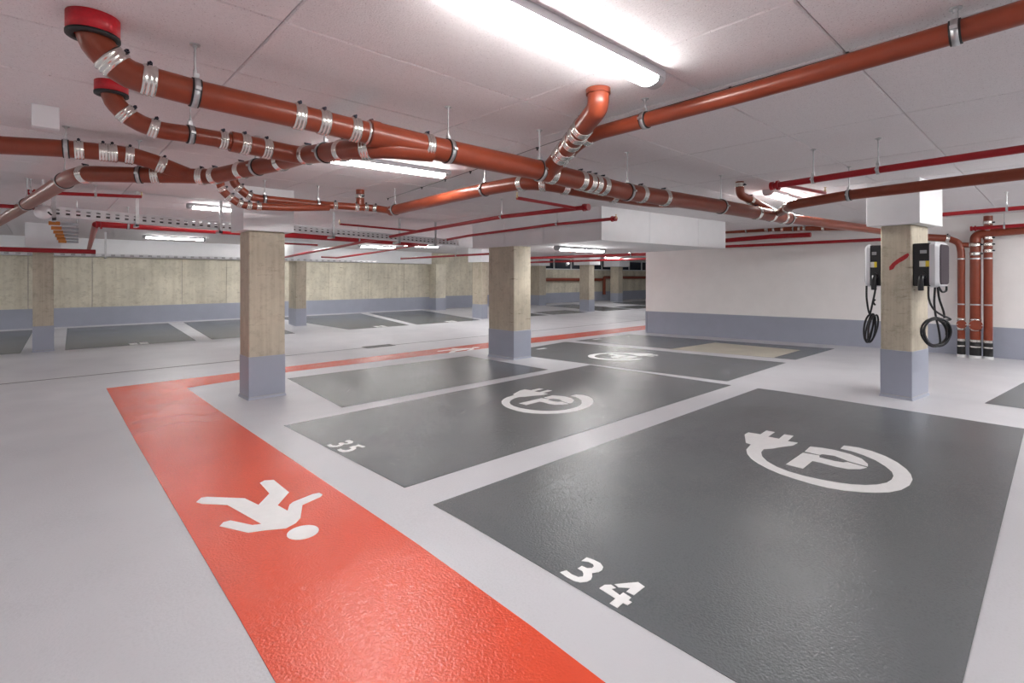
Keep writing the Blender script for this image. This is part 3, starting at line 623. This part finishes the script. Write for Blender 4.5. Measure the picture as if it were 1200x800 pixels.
def fit(kind, r):
    key = (kind, r)
    if key in fit_cache: return fit_cache[key]
    q = MB()
    if kind == 'band':
        w = .026 if r < .06 else .030; e = .004
        prof = [(r - .002, -w), (r + e, -w)]
        for k in range(3):
            c = -w + w * (2 * k + 1) / 3; prof += [(r + e, c - w * .22), (r + e + .004, c - w * .12), (r + e + .004, c + w * .12), (r + e, c + w * .22)]
        prof += [(r + e, w), (r - .002, w)]
        q.lathe(prof, 28, axis='x'); m = M_steel
    elif kind == 'screw':
        q.box((-.010, -.014, r + .006), (.010, .014, r + .020)); q.tube([(0, -.026, r + .016), (0, .026, r + .016)], .006, 8); m = M_bolt
    elif kind == 'clamp':
        w = .013; q.lathe([(r + .004, -w), (r + .009, -w), (r + .009, w), (r + .004, w)], 28, closed=True, axis='x')
        for s in (-1, 1): q.box((-w, s * (r + .006) - (.022 if s < 0 else 0), -.008), (w, s * (r + .006) + (.022 if s > 0 else 0), .008))
        q.box((-.012, -.012, r + .006), (.012, .012, r + .032)); m = M_galv
    elif kind == 'rubber':
        w = .021; q.lathe([(r - .002, -w), (r + .006, -w), (r + .006, w), (r - .002, w)], 28, closed=True, axis='x'); m = M_rubber
    me = q.mesh(kind); me.materials.append(m); fit_cache[key] = me; return me
def sub(o, name, me):
    c = obj(name, me); c.parent = o; c.matrix_parent_inverse = Matrix.Identity(4); return c
def add_run(t, key, m, name='pipe', rubber=True, n=20, taper=None):
    d = DATA['pipes'][key]; pts = fillet(d['n'], d['f']); r = d['r']
    q = MB(); q.tube(pts, r, n, r2=taper); q.build(name, m, t)
    for s in d['b']:
        p, tg = at_s(pts, s); o = obj('coupling', fit('band', r), t, frame(p, tg)); sub(o, 'screw', fit('screw', r))
    for s in d['h']:
        p, tg = at_s(pts, s); M = frame(p, tg)
        o = obj('hanger', fit('clamp', r), t, M)
        if r > .045: sub(o, 'rubber_lining', fit('rubber', r))
        L = ZC - (p.z + r + .02)
        q = MB(); q.tube([(0, 0, 0), (0, 0, L)], .0055 if r > .04 else .005, 8); q.tube([(0, 0, -.005), (0, 0, .03)], .010, 6)
        c = q.build('rod', M_galv); c.matrix_basis = M.inverted() @ Matrix.Translation((p.x, p.y, p.z + r + .02)); c.parent = o; c.matrix_parent_inverse = Matrix.Identity(4)
        q = MB(); q.tube([(0, 0, L - .006), (0, 0, L)], .024, 14); q.tube([(0, 0, L - .018), (0, 0, L - .006)], .011, 6)
        c = q.build('ceiling_plate', M_galv); c.matrix_basis = M.inverted() @ Matrix.Translation((p.x, p.y, p.z + r + .02)); c.parent = o; c.matrix_parent_inverse = Matrix.Identity(4)
    return pts
def pipe_thing(name, label, keys, m=M_pipe, cat='pipe', group='rust red drain pipes'):
    t = thing(name, label, cat, DATA['pipes'][keys[0]]['n'][0], 0, group)
    for k in keys: add_run(t, k, m)
    return t
def collar(t, x, y, r, h):
    q = MB(); q.lathe([(0, ZC), (r, ZC), (r, ZC - h), (r - .012, ZC - h), (0, ZC - h)], 28); q.v = [(a + x, b + y, c) for a, b, c in q.v]; o = q.build('fire_collar', M_red_collar, t); o['label'] = 'bright red fire collar'
    q = MB(); q.lathe([(r - .03, ZC - h - .012), (r + .002, ZC - h - .012), (r + .002, ZC - h + .002), (r - .03, ZC - h + .002)], 28, closed=True); q.v = [(a + x, b + y, c) for a, b, c in q.v]; q.build('rubber_ring', M_rubber, t)
def sleeve(t, key_from, key_to, r0, r1, length=.05):
    a = DATA['pipes'][key_to]['n']; p = Vector(a[0]); d = (Vector(a[1]) - p).normalized()
    q = MB(); q.tube([p - d * .012, p + d * .008, p + d * length], r1 + .005, 20); q.build('reducer', M_pipe, t)

D1 = pipe_thing('drain_pipe', 'long main drain pipe from the left red collar across the whole ceiling', ['p1a', 'p1b', 'p1c'])
collar(D1, .17, 3.03, .10, .085); sleeve(D1, 'p1a', 'p1b', .0675, .08)
D2 = pipe_thing('drain_pipe', 'drain pipe from the smaller red collar joining the main pipe', ['p2a', 'p2b'])
collar(D2, .31, 3.98, .085, .065); sleeve(D2, 'p2a', 'p2b', .055, .0675)
pipe_thing('drain_pipe', 'short drain pipe entering from the left edge with four steel couplings', ['p3'])
pipe_thing('drain_pipe', 'drain pipe running back along the left edge and bending to the right', ['p4'])
pipe_thing('drain_pipe', 'pair of thin drain pipes curving down above the stained pillar', ['p5a', 'p5b', 'p5c'])
pipe_thing('drain_pipe', 'drain pipe crossing beneath the main pipe in the centre', ['p6'])
pipe_thing('drain_pipe', 'drain pipe running along the ceiling at the top right', ['p7'])
D8 = pipe_thing('drain_pipe', 'short bent orange-lit riser from the ceiling beside the near strip light', ['riser'])
q = MB(); q.tube([(2.60, 2.01, 2.70), (2.60, 2.01, 2.668)], .078, 24); q.build('socket', M_pipe, D8)
D9 = pipe_thing('drain_pipe', 'small drain elbow from the ceiling joining the main pipe on the right', ['elb4'])
pipe_thing('drain_pipe', 'drain pipe passing in front of the charging pillar cap', ['p9'])
pipe_thing('drain_pipe', 'upper brown pipe along the white wall right of the bulkhead', ['w1'])

def end_flange(t, key, i, r, L=.03, m=M_red_pipe, name='flange'):
    n = DATA['pipes'][key]['n']; p = Vector(n[i]); o2 = Vector(n[1] if i == 0 else n[-2]); d = (o2 - p).normalized()
    q = MB(); q.tube([p, p + d * L], r, 16); q.tube([p + d * .06, p + d * (.06 + L * .7)], r * 1.12, 16); q.build(name, m, t)
def sprinkler(t, p, up=True):
    q = MB(); s = 1 if up else -1
    x, y, z = p; q.tube([(x, y, z), (x, y, z + s * .035)], .012, 10); q.tube([(x, y, z + s * .035), (x, y, z + s * .06)], .007, 8); q.tube([(x, y, z + s * .06), (x, y, z + s * .064)], .016, 12)
    q.build('sprinkler_head', M_brass, t)
def red_thing(label, keys, fl=(), sp=(), grp='red sprinkler pipes'):
    t = thing('sprinkler_pipe', label, 'pipe', DATA['pipes'][keys[0]]['n'][0], 0, grp)
    for k in keys: add_run(t, k, M_red_pipe)
    for k, i, r in fl: end_flange(t, k, i, r)
    for k, i in sp: sprinkler(t, DATA['pipes'][k]['n'][i])
    return t
red_thing('bright red sprinkler pipe above the charging pillar with a side branch', ['p8', 'p8b'], [('p8', 0, .042)], [('p8b', 1)])
red_thing('thick red pipe in the middle of the bundle on the white wall', ['w2'])
red_thing('thin red pipe lowest in the bundle on the white wall', ['w3'])
red_thing('red sprinkler pipe leaving the charging pillar cap to the right', ['rr1'])
red_thing('red capped sprinkler pipe above the three wall risers', ['rr2'], [('rr2', 0, .045)])
red_thing('thick red fire main running behind the stained pillar cap', ['R1', 'R1b'], [('R1', 0, .075)])
red_thing('thin red sprinkler branch ending left of the pipe crossing', ['R3'], [], [('R3', 0)])
red_thing('red sprinkler pipe with a fork just below the pipe junction', ['R4', 'R4b'], [('R4', 0, .045)], [('R4b', 1)])
red_thing('red sprinkler pipe running along the side of the bulkhead', ['R5'], [('R5', 0, .04)], [('R5', 0)])
red_thing('thin red sprinkler pipe ending right of the left drain bend', ['S1'], [('S1', 0, .035)], [('S1', 1)])
red_thing('thin red pipe at the left edge above the cable tray', ['S2'])
red_thing('red pipe at the left edge level with the leftmost pillar cap', ['S3'])
red_thing('thin red pipe far behind left of the centre pillar top', ['S4'], [], [('S4', 0)])
red_thing('far red pipe just under the light beyond the bulkhead', ['S5'])
red_thing('lower far red pipe in front of the window strip', ['S6'])
red_thing('short red branch just right of the stained pillar top', ['S7'])
for lb_, ky, bx_ in (('distant brown pipe along the far wall left part', 'fw1', (22.0, 25.5)), ('distant brown pipe dropping to the floor at the far wall', 'fw2', (28.0, 31.0))):
    t = pipe_thing('drain_pipe', lb_, [ky]); z = DATA['pipes'][ky]['n'][1][2]
    for x in bx_:
        q = MB(); q.box((x - .03, 20.6, z - .02), (x + .03, 20.745, z + .02)); q.build('wall_bracket', M_galv, t)

# wall risers with cleanouts and sleeves
def riser(label, keys, x, y, r, disc, extra=()):
    t = pipe_thing('wall_riser', label, keys, group='drain risers on the white wall')
    for z0, z1, rr, m, nm in ((0.0, 0.20, r + .004, M_sleeve, 'sleeve'), (0.20, 0.225, r + .010, M_steel, 'sleeve_ring'), (0.30, 0.345, r + .008, M_steel, 'sleeve_ring'), (0.225, 0.30, r + .003, M_sleeve, 'sleeve'), (0.0, 0.05, r + .012, M_frame, 'foot_seal')):
        q = MB(); q.tube([(x, y, z0), (x, y, z1)], rr, 18); q.build(nm, m, t)
    for z in (1.00, 1.86):
        q = MB(); q.tube([(x, y, z - .012), (x, y, z + .012)], r + .007, 18); q.tube([(x, y, z), (x + .17, y, z)], .012, 8); q.build('wall_clip', M_galv, t)
    if disc:
        for z in (.71, .57 - .03):
            q = MB(); q.lathe([(r - .002, -.03), (r + .006, -.03), (r + .008, 0), (r + .006, .03), (r - .002, .03)], 20); q.v = [(a + x, b + y, c + z) for a, b, c in q.v]; q.build('coupling', M_steel, t)
        d = Vector((-.80, -.12, 0)).normalized()
        q = MB(); q.tube([Vector((x, y, .62)) + d * (r * .6), Vector((x, y, .62)) + d * (r + .03)], r + .018, 20); o = q.build('cleanout_cover', M_pipe, t)
        for s in (-1, 1):
            q = MB(); c = Vector((x, y, .62)) + d * (r + .03) + Vector((-d.y, d.x, 0)) * s * (r + .006); q.tube([c, c + d * .012], .012, 8); q.build('bolt', M_steel, o)
    for z in extra:
        q = MB(); q.lathe([(r - .002, -.032), (r + .006, -.032), (r + .010, -.012), (r + .006, 0), (r + .010, .012), (r + .006, .032), (r - .002, .032)], 20); q.v = [(a + x, b + y, c + z) for a, b, c in q.v]
        o = q.build('coupling', M_steel, t)
        q = MB(); q.box((x - .012 - .03, y - r - .03, z - .012), (x + .012 - .03, y - r, z + .012)); q.build('screw', M_bolt, o)
    return t
PD = DATA['pipes']
x, y, _ = PD['ris1']['n'][-1]; riser('left one of the three wall risers, with a round cleanout cover', ['ris1', 'ris12'], x, y, .058, True)
x, y, _ = PD['ris2']['n'][-1]; riser('thick middle one of the three wall risers', ['ris2'], x, y, .08, True, (2.12, 1.95))
x, y, _ = PD['ris3']['n'][-1]; riser('right one of the three wall risers, reaching the ceiling', ['ris3'], x, y, .065, False, (2.52, 2.36, 2.24, 2.12, 2.0))

# ------------------------------------------------------------------ chargers on the right pillar
def charger(label, side):
    """side -1: on the pillar's near right face, +1: on the face turned away"""
    t = thing('wall_charger', label, 'charger', (7.796, 1.257, 1.40), RZ4, 'charging stations on the pillar')
    y0 = 0.0 if side < 0 else 0.328
    ex_ = 1.33 if side < 0 else 1.0
    def Y(d): return y0 + side * d * ex_
    def part(name, a, b, m, w=.012, seg=3, par=None):
        lo = [min(p, r) for p, r in zip(a, b)]; hi = [max(p, r) for p, r in zip(a, b)]
        q = MB(); q.box(lo, hi); me = bevel(q.mesh(name), w, seg); me.materials.append(m)
        o = obj(name, me); o.parent = par or t; o.matrix_parent_inverse = Matrix.Identity(4); return o
    part('body', (.03, Y(.0), 0), (.37, Y(.135), .52), M_black)
    # cover: rounded silver tray with smoked panel
    q = MB()
    def rrect(x0, x1, z0, z1, r, y, n=6):
        pts = []
        for cx, cz, a0 in ((x1 - r, z1 - r, 0), (x0 + r, z1 - r, 90), (x0 + r, z0 + r, 180), (x1 - r, z0 + r, 270)):
            for k in range(n + 1):
                a = math.radians(a0 + 90 * k / n); pts.append((cx + r * math.cos(a), y, cz + r * math.sin(a)))
        return pts
    loops = [rrect(.02, .40, -.015, .535, .06, Y(.125)), rrect(.02, .40, -.015, .535, .06, Y(.165)), rrect(.045, .375, .01, .51, .05, Y(.19)), rrect(.07, .35, .035, .485, .045, Y(.193))]
    n = len(loops[0])
    vs = [p for l in loops for p in l]; fs = [(i * n + k, i * n + (k + 1) % n, (i + 1) * n + (k + 1) % n, (i + 1) * n + k) for i in range(3) for k in range(n)]
    q.add(vs, fs + [tuple(range(n)), tuple(range(3 * n, 4 * n))]); me = q.mesh('front_cover'); me.materials.append(M_silver)
    fc = obj('front_cover', me); fc.parent = t; fc.matrix_parent_inverse = Matrix.Identity(4)
    g = rrect(.055, .365, .02, .50, .045, Y(.194)); g2 = rrect(.062, .358, .027, .493, .04, Y(.199)); m_ = len(g)
    q = MB(); q.add(g + g2, [tuple(range(m_)), tuple(range(m_, 2 * m_))] + [(k, (k + 1) % m_, m_ + (k + 1) % m_, m_ + k) for k in range(m_)])
    me = q.mesh('smoked_panel'); me.materials.append(M_glass); o = obj('smoked_panel', me); o.parent = fc; o.matrix_parent_inverse = Matrix.Identity(4)
    part('display', (.026, Y(.055), .395), (.034, Y(.105), .435), M_screen, .002, 1)
    wa, wb_, ya, yb_ = (.05, .095, .0955, .125) if side < 0 else (.08, .125, .05, .0795)
    part('sticker', (.027, Y(wa), .235), (.034, Y(wb_), .305), M_sticker, .001, 1)
    part('sticker', (.027, Y(ya), .235), (.034, Y(yb_), .305), M_yellow, .001, 1)
    # plug in its holster
    q = MB(); q.tube([(.05, Y(.075), .12), (.0, Y(.072), .11), (-.015, Y(.072), .07), (-.012, Y(.07), .0), (-.005, Y(.07), -.05)], .030, 14); q.tube([(.05, Y(.075), .125), (.015, Y(.075), .125)], .042, 16)
    me = q.mesh('plug'); me.materials.append(M_black); o = obj('plug', me); o.parent = t; o.matrix_parent_inverse = Matrix.Identity(4)
    return t
charger('black charger with the silver smoked cover facing right', -1)
charger('black charger half hidden behind the pillar left side', 1)
def smooth_path(ctrl, n=10):
    P = [Vector(p) for p in ctrl]; out = []
    for i in range(len(P) - 1):
        p0, p1, p2, p3 = P[max(0, i - 1)], P[i], P[i + 1], P[min(len(P) - 1, i + 2)]
        for k in range(n):
            s = k / n
            out.append(.5 * ((2 * p1) + (p2 - p0) * s + (2 * p0 - 5 * p1 + 4 * p2 - p3) * s * s + (3 * p1 - p0 - 3 * p2 + p3) * s ** 3))
    out.append(P[-1]); return out
def coil(center, ax, rx, rz_, turns, drift, tilt=0.0):
    pts = []; n = int(turns * 28)
    for k in range(n + 1):
        a = 2 * math.pi * k / 28; w = .012 * math.sin(k * .37)
        pts.append(Vector(center) + Vector((ax[0], ax[1], 0)) * ((rx + w) * math.sin(a) + tilt * math.cos(a)) + Vector((0, 0, 1)) * ((rz_ + w) * math.cos(a)) + Vector((-ax[1], ax[0], 0)) * (drift * (k / n - .5)))
    return pts
rv = (0.735, -0.678); fv = (0.678, 0.735)
def cable(label, pts_list, loc):
    t = thing('charging_cable', label, 'cable', loc, 0, 'charging cables on the pillar')
    for p in pts_list:
        q = MB(); q.tube(p, .0115, 8); q.build('cord', M_cable, t)
cc = Vector((7.85, 1.035, 0.86))
R3 = lambda a, z, d=0.0: cc + Vector((rv[0] * a + fv[0] * d, rv[1] * a + fv[1] * d, z - .86))
cable('thick black cable coiled below the right-hand charger', [
    smooth_path([R3(-.09, 1.40), R3(-.085, 1.25), R3(-.03, 1.13), R3(.06, 1.06), R3(.155, 1.02), R3(.17, 1.0), R3(.10, 1.00), R3(0.0, 1.03)]),
    coil(cc + Vector((0, 0, -.01)), rv, .150, .165, 4.3, .06),
    smooth_path([R3(-.01, 1.40), R3(-.02, 1.2), R3(.0, 1.03), R3(.03, .9), R3(.05, .75), R3(.04, .70)]),
    smooth_path([R3(.02, 1.40), R3(.04, 1.25), R3(.09, 1.10), R3(.10, 1.02)]),
    smooth_path([R3(.03, 1.40), R3(.07, 1.335), R3(.12, 1.345), R3(.125, 1.40)])], (7.85, 1.035, 0.7))
cl = Vector((7.85, 1.690, 0.85))
R4 = lambda a, z, d=0.0: cl + Vector((rv[0] * a + fv[0] * d, rv[1] * a + fv[1] * d, z - .85))
cable('thick black cable hanging in a narrow coil left of the pillar', [
    smooth_path([R4(-.05, 1.40), R4(-.05, 1.25), R4(-.03, 1.1), R4(-.01, 1.03)]),
    smooth_path([R4(.07, 1.40), R4(.05, 1.28), R4(.01, 1.1), R4(-.01, 1.02)]),
    smooth_path([R4(.06, 1.22), R4(.035, 1.19), R4(.06, 1.15)], 5),
    coil(cl, rv, .040, .175, 4.2, .12, .03)], (7.85, 1.69, 0.67))

# ------------------------------------------------------------------ cable trays
def tray(label, a, b, w=.20, h=.125, pitch=.10, rods=()):
    a, b = Vector(a), Vector(b); L = (b - a).length; d = (b - a).normalized(); n = Vector((-d.y, d.x, 0)).normalized()
    t = thing('cable_tray', label, 'cable tray', a, 0, 'perforated cable trays')
    def side(off, name):
        q = MB(); N = int(L / pitch); zs = [0, .22, .40, .62, .80, 1]
        for i in range(N):
            for k in range(5):
                seg = [(0, 1)] if k in (0, 2, 4) else [(0, .58)]
                for s0, s1 in seg:
                    p = a + d * ((i + s0) * L / N) + n * off; r = a + d * ((i + s1) * L / N) + n * off
                    q.add([p + Vector((0, 0, zs[k] * h)), r + Vector((0, 0, zs[k] * h)), r + Vector((0, 0, zs[k + 1] * h)), p + Vector((0, 0, zs[k + 1] * h))], [(0, 1, 2, 3)])
        o = q.build(name, M_tray, t)
        sm = o.modifiers.new('sheet', 'SOLIDIFY'); sm.thickness = .002
    side(0, 'side_rail'); side(w, 'side_rail')
    q = MB(); q.add([a, b, b + n * w, a + n * w, a + Vector((0, 0, -.002)), b + Vector((0, 0, -.002)), b + n * w + Vector((0, 0, -.002)), a + n * w + Vector((0, 0, -.002))], [(0, 1, 2, 3), (7, 6, 5, 4), (0, 4, 5, 1), (1, 5, 6, 2), (2, 6, 7, 3), (3, 7, 4, 0)]); q.build('tray_bed', M_tray, t)
    for k in range(6):
        off = n * (.035 + .042 * (k % 3)); zc = (.022 if k < 3 else .068) * h / .125
        q = MB(); q.tube([a + off + Vector((0, 0, zc)), a.lerp(b, .5) + off * 1.1 + Vector((0, 0, zc + .004)), b + off + Vector((0, 0, zc))], .022 * h / .125, 8); q.build('added_dark_cable', M_black, t)  # black cables added inside so the slots in the rails look dark
    for s in rods:
        p = a + d * s - n * .02
        q = MB(); q.box((p.x - .02, p.y - .012, p.z - .06), (p.x + .02, p.y + .012, ZC)); q.build('hanger_bar', M_galv, t)
        q = MB(); q.box((p.x - .02, p.y - .012, p.z - .055), (p.x + .02, p.y + w + .04, p.z - .02)); q.build('support_arm', M_galv, t)
tray('perforated steel cable tray in front of the red fire main on the left', (-.05, 8.62, 2.28), (2.6, 8.98, 2.245), rods=(.15, 1.02, 2.1))
tray('perforated steel cable tray right of the stained pillar', (2.6, 8.98, 2.31), (6.86, 9.2, 2.22), rods=(1.3, 2.7, 3.6))
tray('distant thin cable tray near the concrete wall', (-4.0, 17.0, 2.06), (9.0, 17.0, 2.06), .2, .07, .2, rods=(5.2, 8.5))

# stack of conduits with orange ends
for k in range(6):
    y = 10.4 + .8 * k; x = .16 + .035 * k; z = 2.33 - .012 * k
    names = ['nearest', 'second', 'third', 'fourth', 'fifth', 'farthest']
    t = thing('conduit', 'grey conduit with an orange end, %s of the six beside the leftmost pillar cap' % names[k], 'conduit', (x, y, z), 0, 'grey conduits with orange ends')
    q = MB(); q.tube([(x, y, z), (.039 * y, y, z)], .022, 10); q.build('tube', M_grey_conduit, t)
    q = MB(); q.tube([(x - .10, y, z), (x + .03, y, z)], .030, 10); q.build('end_sleeve', M_orange, t)
    q = MB(); q.tube([(.039 * y - .02, y, z), (.039 * y - .02, y, ZC)], .008, 6); q.build('hanger_rod', M_galv, t)

# small white fittings on the ceiling
bx = bbox('junction_box', (-.06, 4.79, 2.545), (.085, 4.86, ZC), M_white); tag(bx, 'small white box fixed to the ceiling above the left drain pipe', 'box')
t = thing('round_speaker', 'round white ceiling fitting with a dark slot near the cable tray', 'fitting', (0.0, 8.45, 2.30))
q = MB(); q.lathe([(.085 * math.sin(math.pi * k / 10), -.085 * math.cos(math.pi * k / 10)) for k in range(11)], 24)
q.v = [(a, b + 8.45, c + 2.30) for a, b, c in q.v]; q.build('shell', M_white, t)
q = MB(); q.tube([(.045, 8.37, 2.30), (.075, 8.405, 2.27)], .010, 8); q.build('slot', M_black, t)
q = MB(); q.tube([(0, 8.45, 2.34), (0, 8.45, ZC)], .012, 8); q.build('stem', M_white, t)

# black clips along the ceiling joint
for k, (x, y) in enumerate(((3.13, 0.15), (3.15, 0.78), (3.18, 1.42), (3.22, 2.52), (3.34, 3.28), (3.47, 4.15), (3.53, 4.52), (3.60, 5.1), (3.68, 5.75), (3.82, 6.9))):
    q = MB(); q.box((x - .012, y - .008, ZC - .012), (x + .012, y + .008, ZC)); q.box((x - .005, y - .005, ZC - .03), (x + .005, y + .005, ZC - .012))
    names = ['at the right edge', 'second from the right edge', 'beside the top right drain pipe', 'left of the near strip light end', 'behind the bent riser', 'right of the second strip light', 'just past the second strip light end', 'third before the pipe tee', 'second before the pipe tee', 'nearest the pipe tee']
    o = q.build('ceiling_clip', M_black); tag(o, 'tiny black clip on the ceiling joint, %s' % names[k], 'clip', 'black clips along the ceiling joint')
q = MB(); q.tube([(3.13, .0, ZC - .003), (3.18, 1.42, ZC - .003), (3.22, 2.52, ZC - .003), (3.53, 4.52, ZC - .003), (3.82, 6.9, ZC - .003)], .0025, 6)
o = q.build('ceiling_wire', M_rubber); tag(o, 'thin dark wire clipped along the ceiling joint', 'wire')
